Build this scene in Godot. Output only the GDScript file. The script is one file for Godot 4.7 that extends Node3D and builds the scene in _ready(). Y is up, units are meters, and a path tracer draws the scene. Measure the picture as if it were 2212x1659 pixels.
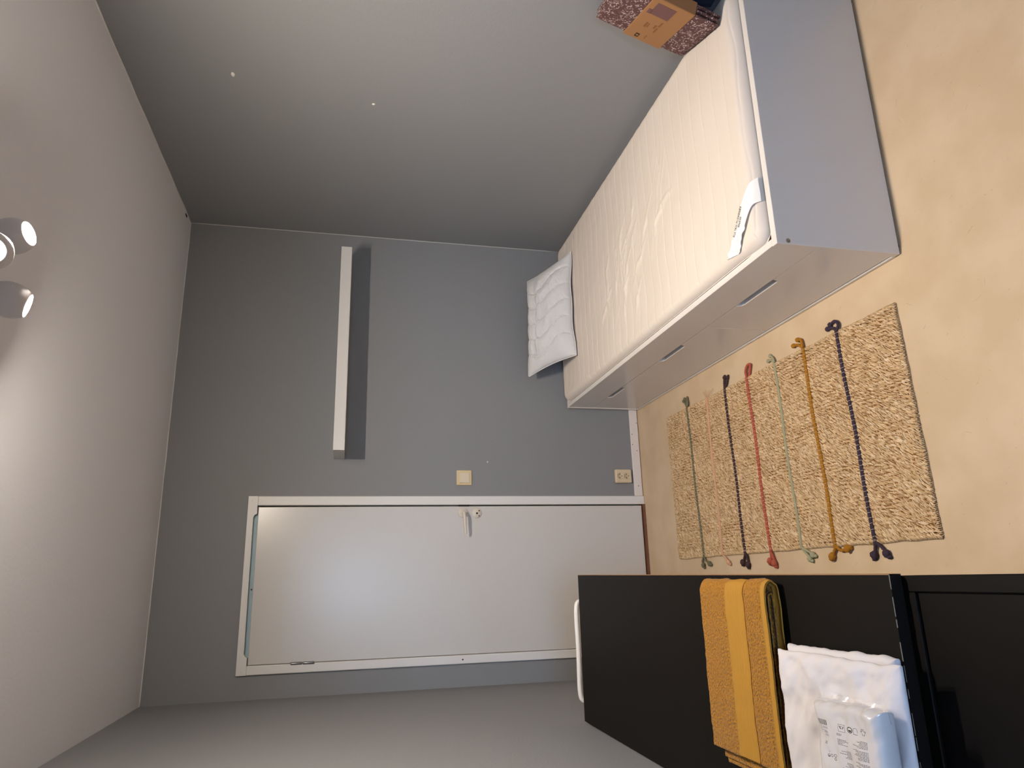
extends Node3D
# A small bedroom photographed with the camera turned on its side. Back wall z = 0, floor y = 0, x to the bed wall, +z to the camera.

const XL := 0.109
const XR := 2.5106
const H := 2.4897
const ZF := 4.80

var org := {}
var used := {}
var rng := RandomNumberGenerator.new()
var wob := FastNoiseLite.new()

# ------------------------------------------------------------------ materials
func mat(c: Color, rough := 0.6, spec := 0.5, called := "") -> StandardMaterial3D:
	var m := StandardMaterial3D.new()
	m.albedo_color = c
	m.roughness = rough
	m.metallic_specular = spec
	m.resource_name = called
	return m

func noise_tex(freq: float, size := 512, seed_ := 1, ramp: Gradient = null, kind := FastNoiseLite.TYPE_SIMPLEX_SMOOTH, octaves := 4) -> NoiseTexture2D:
	var n := FastNoiseLite.new()
	n.seed = seed_
	n.noise_type = kind
	n.frequency = freq
	n.fractal_octaves = octaves
	var t := NoiseTexture2D.new()
	t.width = size
	t.height = size
	t.seamless = true
	t.noise = n
	if ramp:
		t.color_ramp = ramp
	return t

func ramp2(a: Color, b: Color, lo := 0.0, hi := 1.0) -> Gradient:
	var g := Gradient.new()
	g.offsets = PackedFloat32Array([lo, hi])
	g.colors = PackedColorArray([a, b])
	return g

func world_tri(m: StandardMaterial3D, per_metre: float) -> void:
	m.uv1_triplanar = true
	m.uv1_world_triplanar = true
	m.uv1_scale = Vector3.ONE * per_metre

func relief(m: StandardMaterial3D, t: Texture2D, cm: float) -> void:
	m.heightmap_enabled = true
	m.heightmap_texture = t
	m.heightmap_scale = cm

# ------------------------------------------------------------------ mesh helpers
func begin(smooth := false) -> SurfaceTool:
	var st := SurfaceTool.new()
	st.begin(Mesh.PRIMITIVE_TRIANGLES)
	st.set_smooth_group(0 if smooth else -1)
	return st

# a triangle given anticlockwise as seen from outside
func tri(st: SurfaceTool, a: Vector3, b: Vector3, c: Vector3, ua := Vector2.ZERO, ub := Vector2.ZERO, uc := Vector2.ZERO) -> void:
	st.set_uv(ua); st.add_vertex(a)
	st.set_uv(uc); st.add_vertex(c)
	st.set_uv(ub); st.add_vertex(b)

# a convex polygon turned so that it faces away from a point inside
func face(st: SurfaceTool, p: Array, inside: Vector3) -> void:
	var n: Vector3 = (p[1] - p[0]).cross(p[2] - p[0])
	if n.length() < 1e-12:
		return
	var mid := Vector3.ZERO
	for v in p:
		mid += v
	mid /= p.size()
	if n.dot(mid - inside) < 0.0:
		p.reverse()
		n = -n
	var ax := n.abs().max_axis_index()
	var uvs := []
	for v in p:
		uvs.append(Vector2(v.z, -v.y) if ax == 0 else Vector2(v.x, v.z) if ax == 1 else Vector2(v.x, -v.y))
	for i in range(1, p.size() - 1):
		tri(st, p[0], p[i], p[i + 1], uvs[0], uvs[i], uvs[i + 1])

# a chamfered box: half sizes h, placed by t
func block(st: SurfaceTool, t: Transform3D, h: Vector3, bev := 0.0) -> void:
	var b := minf(bev, minf(h.x, minf(h.y, h.z)) * 0.95)
	var mid := t.origin
	var k := h - Vector3.ONE * b
	st.set_smooth_group(-1)
	if b <= 0.0:
		for ax in 3:
			for s in [-1.0, 1.0]:
				var q := []
				for uv in [[-1, -1], [1, -1], [1, 1], [-1, 1]]:
					var v := Vector3()
					v[ax] = s * h[ax]
					v[(ax + 1) % 3] = uv[0] * h[(ax + 1) % 3]
					v[(ax + 2) % 3] = uv[1] * h[(ax + 2) % 3]
					q.append(t * v)
				face(st, q, mid)
		return
	for ax in 3:
		var a1 := (ax + 1) % 3
		var a2 := (ax + 2) % 3
		for s in [-1.0, 1.0]:
			var q := []
			for uv in [[-1, -1], [1, -1], [1, 1], [-1, 1]]:
				var v := Vector3()
				v[ax] = s * h[ax]
				v[a1] = uv[0] * k[a1]
				v[a2] = uv[1] * k[a2]
				q.append(t * v)
			face(st, q, mid)
		for s1 in [-1.0, 1.0]:
			for s2 in [-1.0, 1.0]:
				var q := []
				for e in [[-1.0, true], [1.0, true], [1.0, false], [-1.0, false]]:
					var v := Vector3()
					v[ax] = e[0] * k[ax]
					v[a1] = s1 * (h[a1] if e[1] else k[a1])
					v[a2] = s2 * (k[a2] if e[1] else h[a2])
					q.append(t * v)
				face(st, q, mid)
	for sx in [-1.0, 1.0]:
		for sy in [-1.0, 1.0]:
			for sz in [-1.0, 1.0]:
				face(st, [t * Vector3(sx * h.x, sy * k.y, sz * k.z), t * Vector3(sx * k.x, sy * h.y, sz * k.z), t * Vector3(sx * k.x, sy * k.y, sz * h.z)], mid)

func span(st: SurfaceTool, a: Vector3, b: Vector3, bev := 0.0) -> void:
	block(st, Transform3D(Basis(), (a + b) / 2.0), (b - a).abs() / 2.0, bev)

func solid(a: Vector3, b: Vector3, bev := 0.0) -> SurfaceTool:
	var st := begin()
	span(st, a, b, bev)
	return st

# a lathed profile of (radius, height) pairs, bottom to top along t's y
func lathe(st: SurfaceTool, t: Transform3D, prof: Array, sides := 32, smooth := true) -> void:
	st.set_smooth_group(0 if smooth else -1)
	for i in prof.size() - 1:
		for j in sides:
			var a0 := TAU * j / sides
			var a1 := TAU * (j + 1) / sides
			var p: Vector2 = prof[i]
			var q: Vector2 = prof[i + 1]
			var a := t * Vector3(p.x * cos(a0), p.y, -p.x * sin(a0))
			var b := t * Vector3(p.x * cos(a1), p.y, -p.x * sin(a1))
			var c := t * Vector3(q.x * cos(a1), q.y, -q.x * sin(a1))
			var d := t * Vector3(q.x * cos(a0), q.y, -q.x * sin(a0))
			if p.x > 1e-6:
				tri(st, a, b, c)
			if q.x > 1e-6:
				tri(st, a, c, d)

func aimed(at: Vector3, up: Vector3) -> Transform3D:
	var y := up.normalized()
	var x := (Vector3.RIGHT if absf(y.x) < 0.8 else Vector3.FORWARD).cross(y).normalized()
	return Transform3D(Basis(x, y, x.cross(y)), at)

func smooth_path(pts: Array, step := 0.006) -> PackedVector3Array:
	var c := Curve3D.new()
	c.bake_interval = step
	for i in pts.size():
		var p: Vector3 = pts[i]
		var tan_ := Vector3.ZERO
		if i > 0 and i < pts.size() - 1:
			tan_ = (pts[i + 1] - pts[i - 1]) / 6.0
		c.add_point(p, -tan_, tan_)
	return c.get_baked_points()

# a tube along a path; radius may swell with lobes that twist, as a rope's strands do
func tube(st: SurfaceTool, path: PackedVector3Array, radius: float, sides := 12, lobes := 0, pitch := 0.03, deep := 0.22, taper := 1.0) -> void:
	st.set_smooth_group(0)
	var n := path.size()
	var rows := []
	var side := Vector3.ZERO
	var gone := 0.0
	for i in n:
		var dir := (path[mini(i + 1, n - 1)] - path[maxi(i - 1, 0)]).normalized()
		if i > 0:
			gone += path[i].distance_to(path[i - 1])
		if side == Vector3.ZERO:
			side = dir.cross(Vector3.UP if absf(dir.y) < 0.9 else Vector3.RIGHT).normalized()
		side = (side - dir * side.dot(dir)).normalized()
		var up := side.cross(dir).normalized()
		var row := PackedVector3Array()
		var k := lerpf(1.0, taper, float(i) / maxi(n - 1, 1))
		for j in sides:
			var a := TAU * j / sides
			var r := radius * k
			if lobes > 0:
				r *= 1.0 - deep + deep * absf(cos(lobes * 0.5 * (a - TAU * gone / pitch)))
			row.append(path[i] + side * cos(a) * r + up * sin(a) * r)
		rows.append(row)
	for i in n - 1:
		for j in sides:
			var k := (j + 1) % sides
			tri(st, rows[i][j], rows[i + 1][j], rows[i + 1][k])
			tri(st, rows[i][j], rows[i + 1][k], rows[i][k])
	for e in [0, n - 1]:
		for j in sides:
			var k := (j + 1) % sides
			if e == 0:
				tri(st, path[0], rows[0][j], rows[0][k])
			else:
				tri(st, path[e], rows[e][k], rows[e][j])

func lump(st: SurfaceTool, at: Vector3, r: Vector3, rough := 0.18, seed_ := 0.0, turn := 0.0) -> void:
	st.set_smooth_group(0)
	var nu := 14
	var nv := 9
	var b := Basis(Vector3.UP, turn)
	var rows := []
	for i in nv + 1:
		var row := PackedVector3Array()
		for j in nu:
			var th := PI * i / nv
			var ph := TAU * j / nu
			var d := Vector3(sin(th) * cos(ph), cos(th), sin(th) * sin(ph))
			var k := 1.0 + rough * wob.get_noise_3dv(d * 60.0 + Vector3(seed_ * 37.0, 0, 0)) * 2.0
			row.append(at + b * (d * r * k))
		rows.append(row)
	for i in nv:
		for j in nu:
			var k := (j + 1) % nu
			if i > 0:
				tri(st, rows[i][j], rows[i][k], rows[i + 1][k])
			if i < nv - 1:
				tri(st, rows[i][j], rows[i + 1][k], rows[i + 1][j])

# rows of points as a smooth sheet; flip turns the side it faces
func sheet(st: SurfaceTool, rows: Array, flip := false, uvs: Array = [], closed := false) -> void:
	st.set_smooth_group(0)
	for i in rows.size() - 1:
		var n: int = rows[i].size()
		for j in (n if closed else n - 1):
			var k := (j + 1) % n
			var a: Vector3 = rows[i][j]
			var b: Vector3 = rows[i][k]
			var c: Vector3 = rows[i + 1][k]
			var d: Vector3 = rows[i + 1][j]
			var u := [Vector2.ZERO, Vector2.ZERO, Vector2.ZERO, Vector2.ZERO]
			if uvs.size():
				u = [uvs[i][j], uvs[i][k], uvs[i + 1][k], uvs[i + 1][j]]
			if flip:
				tri(st, a, c, b, u[0], u[2], u[1])
				tri(st, a, d, c, u[0], u[3], u[2])
			else:
				tri(st, a, b, c, u[0], u[1], u[2])
				tri(st, a, c, d, u[0], u[2], u[3])

# an outline in the x-y plane pulled along z
func prism(st: SurfaceTool, pts: PackedVector2Array, z0: float, z1: float, t := Transform3D()) -> void:
	st.set_smooth_group(-1)
	if Geometry2D.is_polygon_clockwise(pts):
		pts.reverse()
	var ix := Geometry2D.triangulate_polygon(pts)
	for i in range(0, ix.size(), 3):
		var p := [pts[ix[i]], pts[ix[i + 1]], pts[ix[i + 2]]]
		if (p[1] - p[0]).cross(p[2] - p[0]) < 0.0:
			p.reverse()
		tri(st, t * Vector3(p[0].x, p[0].y, z1), t * Vector3(p[1].x, p[1].y, z1), t * Vector3(p[2].x, p[2].y, z1))
		tri(st, t * Vector3(p[0].x, p[0].y, z0), t * Vector3(p[2].x, p[2].y, z0), t * Vector3(p[1].x, p[1].y, z0))
	for i in pts.size():
		var a := pts[i]
		var b := pts[(i + 1) % pts.size()]
		tri(st, t * Vector3(a.x, a.y, z0), t * Vector3(b.x, b.y, z0), t * Vector3(b.x, b.y, z1))
		tri(st, t * Vector3(a.x, a.y, z0), t * Vector3(b.x, b.y, z1), t * Vector3(a.x, a.y, z1))

# ------------------------------------------------------------------ nodes
func tag(o: Node3D, label: String, category := "", group := "", kind := "") -> Node3D:
	if label: o.set_meta("label", label)
	if category: o.set_meta("category", category)
	if group: o.set_meta("group", group)
	if kind: o.set_meta("kind", kind)
	return o

func numbered(called: String) -> String:
	used[called] = used.get(called, -1) + 1
	return called if used[called] == 0 else "%s_%03d" % [called, used[called]]

func thing(called: String, at: Vector3, label: String, category: String, group := "") -> Node3D:
	var o := Node3D.new()
	o.name = numbered(called)
	add_child(o, true)
	o.position = at
	org[o] = at
	return tag(o, label, category, group)

func shifted(st: SurfaceTool, by: Vector3) -> ArrayMesh:
	st.generate_normals()
	var m := st.commit()
	if by == Vector3.ZERO:
		return m
	var s2 := SurfaceTool.new()
	s2.append_from(m, 0, Transform3D(Basis(), by))
	return s2.commit()

# shapes are drawn in room coordinates; a part's mesh is moved into its thing's own axes
func obj(called: String, st: SurfaceTool, m: Material, parent: Node3D = null, at := Vector3.ZERO) -> MeshInstance3D:
	var o := MeshInstance3D.new()
	if parent == null:
		o.name = numbered(called)
		o.mesh = shifted(st, -at)
		add_child(o, true)
		o.position = at
		org[o] = at
	else:
		o.name = called
		o.mesh = shifted(st, -org[parent])
		parent.add_child(o, true)
		org[o] = org[parent]
	o.mesh.surface_set_material(0, m)
	return o

func struct(called: String, st: SurfaceTool, m: Material, label := "") -> MeshInstance3D:
	var o := obj(called, st, m)
	tag(o, label, "", "", "structure")
	return o

# ------------------------------------------------------------------ the scene
func _ready() -> void:
	rng.seed = 7
	wob.seed = 11
	wob.frequency = 0.02
	setup_view()
	build_room()
	build_door()
	build_lamp()
	build_bed()
	build_mattress()
	build_pillow()
	build_bedding()
	build_shelf_and_fittings()
	build_desk()
	build_chair()
	build_towel()
	build_linen()
	build_rug()

func setup_view() -> void:
	var cam := Camera3D.new()
	cam.name = "camera"
	# the camera is rolled a quarter turn: the room's up points to the picture's left
	var r := Vector3(0.96307054, 0.03471055, 0.26700246)
	var u := Vector3(0.02643193, 0.97467737, -0.22204814)
	var f := Vector3(0.26794867, -0.22090541, -0.93776559)
	cam.transform = Transform3D(Basis(-u, r, -f).orthonormalized(), Vector3(0.6187, 1.605, 3.6833))
	cam.keep_aspect = Camera3D.KEEP_HEIGHT
	cam.fov = rad_to_deg(2.0 * atan(829.5 / 1509.54))
	cam.near = 0.02
	cam.far = 60.0
	add_child(cam)
	cam.current = true

	var sky := ProceduralSkyMaterial.new()
	sky.sky_top_color = Color(0.60, 0.71, 0.86)
	sky.sky_horizon_color = Color(0.68, 0.78, 0.90)
	sky.ground_horizon_color = Color(0.26, 0.29, 0.33)
	sky.ground_bottom_color = Color(0.15, 0.165, 0.18)
	sky.energy_multiplier = 1.0
	var env := Environment.new()
	env.background_mode = Environment.BG_SKY
	env.sky = Sky.new()
	env.sky.sky_material = sky
	env.background_energy_multiplier = 46.0
	env.tonemap_mode = Environment.TONE_MAPPER_LINEAR
	env.tonemap_exposure = 1.0
	env.sdfgi_enabled = true
	env.ssao_enabled = true
	env.ssil_enabled = true
	var we := WorldEnvironment.new()
	we.name = "world_environment"
	we.environment = env
	add_child(we)

func build_room() -> void:
	var peel := noise_tex(0.05, 512, 3)
	var wall := mat(Color(0.525, 0.53, 0.54), 0.62, 0.4, "grey wall paint")
	world_tri(wall, 2.5)
	relief(wall, peel, 0.03)
	var ceil_m := mat(Color(0.905, 0.91, 0.935), 0.9, 0.3, "white ceiling paint")
	world_tri(ceil_m, 2.0)
	relief(ceil_m, peel, 0.03)

	# floor: cream linoleum with soft mottling and scuffs
	var fl := mat(Color(1, 1, 1), 0.5, 0.4, "cream linoleum")
	fl.albedo_texture = noise_tex(0.006, 1024, 5, ramp2(Color(0.79, 0.695, 0.57), Color(0.82, 0.73, 0.61), 0.25, 0.75), FastNoiseLite.TYPE_SIMPLEX_SMOOTH, 5)
	world_tri(fl, 0.7)
	relief(fl, noise_tex(0.02, 512, 9), 0.05)
	var marks := Image.create_empty(1024, 1024, false, Image.FORMAT_RGBA8)
	marks.fill(Color(0.45, 0.38, 0.30, 0.0))
	for i in 420:
		var p := Vector2(rng.randf_range(30, 990), rng.randf_range(30, 990))
		var a := rng.randf_range(0, TAU) if rng.randf() < 0.4 else rng.randf_range(0.6, 1.2)
		var long := rng.randf_range(1, 4) if rng.randf() < 0.7 else rng.randf_range(4, 16)
		var dark := rng.randf_range(0.08, 0.4)
		var light := rng.randf() < 0.25
		for k in int(long * 2):
			p += Vector2.from_angle(a) * 0.5
			a += rng.randf_range(-0.1, 0.1)
			marks.set_pixelv(Vector2i(p), Color(0.9, 0.82, 0.72, dark) if light else Color(0.40, 0.34, 0.27, dark))
	for i in 90:
		var p := Vector2(rng.randf_range(40, 980), rng.randf_range(40, 980))
		var rad := rng.randf_range(2, 9)
		var dark := rng.randf_range(0.03, 0.10)
		for y in range(-int(rad), int(rad) + 1):
			for x in range(-int(rad), int(rad) + 1):
				var fall := 1.0 - Vector2(x, y).length() / rad
				if fall > 0.0:
					marks.set_pixel(int(p.x) + x, int(p.y) + y, Color(0.45, 0.38, 0.30, dark * fall))
	fl.detail_enabled = true
	fl.detail_albedo = ImageTexture.create_from_image(marks)
	fl.detail_blend_mode = BaseMaterial3D.BLEND_MODE_MIX
	fl.detail_uv_layer = BaseMaterial3D.DETAIL_UV_1
	struct("floor", solid(Vector3(XL - 0.1, -0.1, -0.2), Vector3(XR + 0.1, 0.0, ZF + 0.2)), fl, "cream beige linoleum floor with small scuffs")
	struct("ceiling", solid(Vector3(XL - 0.1, H, -0.2), Vector3(XR + 0.1, H + 0.12, ZF + 0.2)), ceil_m, "plain white painted ceiling")

	# back wall with the doorway; a skin behind closes it off from the hall
	var st := begin()
	span(st, Vector3(XL - 0.1, 0, -0.1), Vector3(0.235, H, 0))
	span(st, Vector3(1.025, 0, -0.1), Vector3(XR + 0.1, H, 0))
	span(st, Vector3(0.235, 2.075, -0.1), Vector3(1.025, H, 0))
	span(st, Vector3(XL - 0.1, 0, -0.2), Vector3(XR + 0.1, H, -0.1))
	var wb := struct("wall_back", st, wall, "grey painted end wall with the white door and shelf")
	var wr := struct("wall_right", solid(Vector3(XR, 0, 0), Vector3(XR + 0.1, H, ZF)), wall, "grey painted wall along the bed")
	struct("wall_left", solid(Vector3(XL - 0.1, 0, 0), Vector3(XL, H, ZF)), wall, "grey painted wall behind the desk")
	# chips where the paint has come off
	var chip := mat(Color(0.86, 0.85, 0.82), 0.9)
	for c in [[wr, Vector3(XR, 2.098, 1.246), Vector3(0.003, 0.007, 0.012)], [wr, Vector3(XR, 1.565, 1.171), Vector3(0.003, 0.006, 0.006)], [wb, Vector3(1.228, 0.885, 0), Vector3(0.005, 0.003, 0.003)]]:
		st = begin(true)
		lump(st, c[1], c[2], 0.35, c[1].y)
		obj("paint_chip", st, chip, c[0])
	st = begin(true)
	lump(st, Vector3(2.492, H, 0.11), Vector3(0.006, 0.003, 0.022), 0.3, 4.0)
	obj("ceiling_mark", st, mat(Color(0.16, 0.15, 0.14), 0.9), get_node("ceiling"))

	# thin uneven bead of pale filler where walls and ceiling meet
	var bead := mat(Color(0.72, 0.72, 0.72), 0.9)
	st = begin(true)
	tube(st, smooth_path([Vector3(XR - 0.001, 0.42, 0.001), Vector3(XR - 0.002, 1.2, 0.001), Vector3(XR - 0.001, 2.0, 0.002), Vector3(XR - 0.001, H, 0.001)], 0.1), 0.0028, 6)
	struct("trim_1", st, bead, "thin pale seam in the corner beside the bed")
	st = begin(true)
	var pts := []
	for i in 40:
		pts.append(Vector3(lerpf(XL, XR, i / 39.0), H - 0.0005 + 0.002 * wob.get_noise_1d(i * 31.0), 0.001))
	tube(st, smooth_path(pts, 0.05), 0.0032, 6)
	struct("trim_2", st, mat(Color(0.84, 0.84, 0.84), 0.9), "uneven pale seam along ceiling above the door wall")
	st = begin(true)
	pts = []
	for i in 60:
		pts.append(Vector3(XR - 0.001, H - 0.0005 + 0.003 * wob.get_noise_1d(500 + i * 31.0), lerpf(0.0, ZF, i / 59.0)))
	tube(st, smooth_path(pts, 0.05), 0.0035, 6)
	struct("trim_3", st, mat(Color(0.84, 0.84, 0.84), 0.9), "uneven pale seam along ceiling above the bed wall")

	# wall behind the photographer, with the window that lets the evening daylight in
	var wx0 := 0.24
	var wx1 := 1.00
	var wy0 := 1.15
	var wy1 := 2.05
	st = begin()
	span(st, Vector3(XL - 0.1, 0, ZF), Vector3(XR + 0.1, wy0, ZF + 0.2))
	span(st, Vector3(XL - 0.1, wy1, ZF), Vector3(XR + 0.1, H, ZF + 0.2))
	span(st, Vector3(XL - 0.1, wy0, ZF), Vector3(wx0, wy1, ZF + 0.2))
	span(st, Vector3(wx1, wy0, ZF), Vector3(XR + 0.1, wy1, ZF + 0.2))
	struct("wall_front", st, wall, "grey painted wall with the window")
	var white := mat(Color(0.85, 0.85, 0.84), 0.4)
	var win := Node3D.new()
	win.name = "window_1"
	add_child(win)
	win.position = Vector3((wx0 + wx1) / 2, wy0, ZF + 0.1)
	org[win] = win.position
	tag(win, "white framed window in the wall behind the camera", "", "", "structure")
	st = begin()
	span(st, Vector3(wx0, wy0, ZF + 0.09), Vector3(wx0 + 0.05, wy1, ZF + 0.15), 0.004)
	span(st, Vector3(wx1 - 0.05, wy0, ZF + 0.09), Vector3(wx1, wy1, ZF + 0.15), 0.004)
	span(st, Vector3(wx0 + 0.05, wy0, ZF + 0.09), Vector3(wx1 - 0.05, wy0 + 0.05, ZF + 0.15), 0.004)
	span(st, Vector3(wx0 + 0.05, wy1 - 0.05, ZF + 0.09), Vector3(wx1 - 0.05, wy1, ZF + 0.15), 0.004)
	obj("window_frame", st, white, win)
	var glass := mat(Color(0.95, 0.98, 1.0, 0.06), 0.02, 0.5, "window glass")
	glass.transparency = BaseMaterial3D.TRANSPARENCY_ALPHA
	obj("pane", solid(Vector3(wx0 + 0.05, wy0 + 0.05, ZF + 0.118), Vector3(wx1 - 0.05, wy1 - 0.05, ZF + 0.122)), glass, win)
	obj("window_sill", solid(Vector3(wx0 - 0.03, wy0 - 0.03, ZF - 0.05), Vector3(wx1 + 0.03, wy0, ZF + 0.09), 0.004), white, win)

	# baseboard right of the door, running on behind the bed
	var bb := mat(Color(0.87, 0.84, 0.82), 0.45)
	st = begin()
	span(st, Vector3(1.0445, 0.004, 0.0), Vector3(XR, 0.052, 0.011), 0.0025)
	var base := struct("baseboard_back", st, bb, "white baseboard between the door frame and bed")
	for c in [[1.395, 0.043], [1.335, 0.044], [1.30, 0.020], [1.46, 0.012], [1.10, 0.026]]:
		st = begin(true)
		lump(st, Vector3(c[0], c[1], 0.011), Vector3(0.003, 0.002, 0.0008), 0.3, c[0])
		obj("scuff", st, mat(Color(0.25, 0.22, 0.2), 0.9), base)

func build_door() -> void:
	var white := mat(Color(0.865, 0.86, 0.85), 0.42, 0.5, "white door frame paint")
	var leaf_m := mat(Color(0.80, 0.79, 0.775), 0.26, 0.5, "off-white satin door paint")
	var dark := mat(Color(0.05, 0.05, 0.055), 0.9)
	var d := Node3D.new()
	d.name = "door_1"
	add_child(d)
	d.position = Vector3(0.63, 0, 0)
	org[d] = d.position
	tag(d, "white flush door with lever handle in a white frame", "", "", "structure")
	# frame: two jambs and a head whose lower edge is cut for an air gap
	var st := begin()
	span(st, Vector3(0.2172, 0, -0.09), Vector3(0.2585, 2.046, 0.014), 0.003)
	span(st, Vector3(0.9985, 0, -0.09), Vector3(1.044, 2.046, 0.014), 0.003)
	obj("door_frame", st, white, d)
	st = begin()
	prism(st, PackedVector2Array([Vector2(0.2172, 2.046), Vector2(0.294, 2.046), Vector2(0.297, 2.052), Vector2(0.310, 2.061), Vector2(0.940, 2.063), Vector2(0.953, 2.056), Vector2(0.958, 2.046), Vector2(1.044, 2.046), Vector2(1.044, 2.09), Vector2(0.2172, 2.09)]), -0.0115, 0.014)
	obj("frame_head", st, white, d)
	obj("air_gap", solid(Vector3(0.26, 2.043, -0.040), Vector3(0.997, 2.085, -0.012)), mat(Color(0.62, 0.72, 0.76), 0.5), d)
	# rebate that shows dark in the gap on the lock side
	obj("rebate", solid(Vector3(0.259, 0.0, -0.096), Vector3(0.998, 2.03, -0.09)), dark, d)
	var leaf := obj("door_leaf", solid(Vector3(0.2605, 0.016, -0.036), Vector3(0.9915, 2.0415, 0.006), 0.0025), leaf_m, d)
	# hardware
	var plastic := mat(Color(0.83, 0.80, 0.75), 0.35)
	st = begin(true)
	lathe(st, aimed(Vector3(0.958, 1.022, 0.006), Vector3.BACK), [Vector2(0.0, 0), Vector2(0.0255, 0), Vector2(0.0255, 0.005), Vector2(0.0235, 0.007), Vector2(0.013, 0.0075), Vector2(0.011, 0.012), Vector2(0.0, 0.012)], 36)
	obj("handle_rose", st, plastic, leaf)
	st = begin(true)
	tube(st, smooth_path([Vector3(0.956, 1.022, 0.012), Vector3(0.956, 1.022, 0.040), Vector3(0.952, 1.022, 0.052), Vector3(0.938, 1.0215, 0.057), Vector3(0.90, 1.019, 0.057), Vector3(0.846, 1.016, 0.055)], 0.004), 0.0088, 14, 0, 0.03, 0.2, 0.72)
	obj("handle", st, plastic, leaf)
	st = begin(true)
	lathe(st, aimed(Vector3(0.9545, 0.948, 0.006), Vector3.BACK), [Vector2(0.0, 0), Vector2(0.025, 0), Vector2(0.025, 0.004), Vector2(0.023, 0.006), Vector2(0.0, 0.006)], 36)
	var rose := obj("lock_rose", st, plastic, leaf)
	for h in [[0.954, 0.9485, 0.0052], [0.967, 0.937, 0.0035], [0.941, 0.937, 0.003]]:
		st = begin()
		lathe(st, aimed(Vector3(h[0], h[1], 0.0118), Vector3.BACK), [Vector2(0.0, 0), Vector2(h[2], 0), Vector2(h[2], 0.0006), Vector2(0, 0.0006)], 14, false)
		obj("screw_hole", st, dark, rose)
	# lock strike, hinges and the small screws in the frame
	obj("strike", solid(Vector3(0.9905, 0.99, -0.01), Vector3(1.0005, 1.045, 0.0105), 0.001), dark, d)
	var steel := mat(Color(0.55, 0.55, 0.56), 0.35)
	steel.metallic = 0.8
	for y in [1.795, 0.23]:
		st = begin(true)
		for k in 2:
			lathe(st, aimed(Vector3(0.2595, y - 0.055 + k * 0.056, 0.014), Vector3.UP), [Vector2(0, 0), Vector2(0.0055, 0.001), Vector2(0.0065, 0.003), Vector2(0.0065, 0.051), Vector2(0.0055, 0.0535), Vector2(0, 0.0545)], 16)
		obj("hinge", st, steel, d)
	for p in [[0.236, 2.068], [1.022, 2.072], [0.2375, 1.03], [0.60, 2.047]]:
		st = begin(true)
		lump(st, Vector3(p[0], p[1], 0.014), Vector3(0.004, 0.004, 0.0012), 0.05)
		obj("screw", st, white if p[1] > 2.05 else mat(Color(0.2, 0.17, 0.16), 0.7), d)
	# worn wooden threshold
	var wood := mat(Color(0.46, 0.29, 0.18), 0.55)
	wood.albedo_texture = noise_tex(0.03, 256, 4, ramp2(Color(0.75, 0.72, 0.7), Color(1, 1, 1)))
	world_tri(wood, 3.0)
	st = begin()
	prism_x(st, [Vector2(-0.088, 0.0), Vector2(-0.088, 0.012), Vector2(-0.01, 0.013), Vector2(0.012, 0.011), Vector2(0.02, 0.006), Vector2(0.022, 0.0)], 0.259, 0.998)
	obj("threshold", st, wood, d)

# an outline of (z, y) pulled along x
func prism_x(st: SurfaceTool, zy: Array, x0: float, x1: float) -> void:
	st.set_smooth_group(-1)
	var mid := Vector3((x0 + x1) / 2, 0, 0)
	var a := []
	var b := []
	for p in zy:
		a.append(Vector3(x0, p.y, p.x))
		b.append(Vector3(x1, p.y, p.x))
		mid += Vector3(0, p.y, p.x) / zy.size()
	face(st, a.duplicate(), mid)
	face(st, b.duplicate(), mid)
	for i in zy.size():
		var j := (i + 1) % zy.size()
		face(st, [a[i], a[j], b[j], b[i]], mid)

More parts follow.
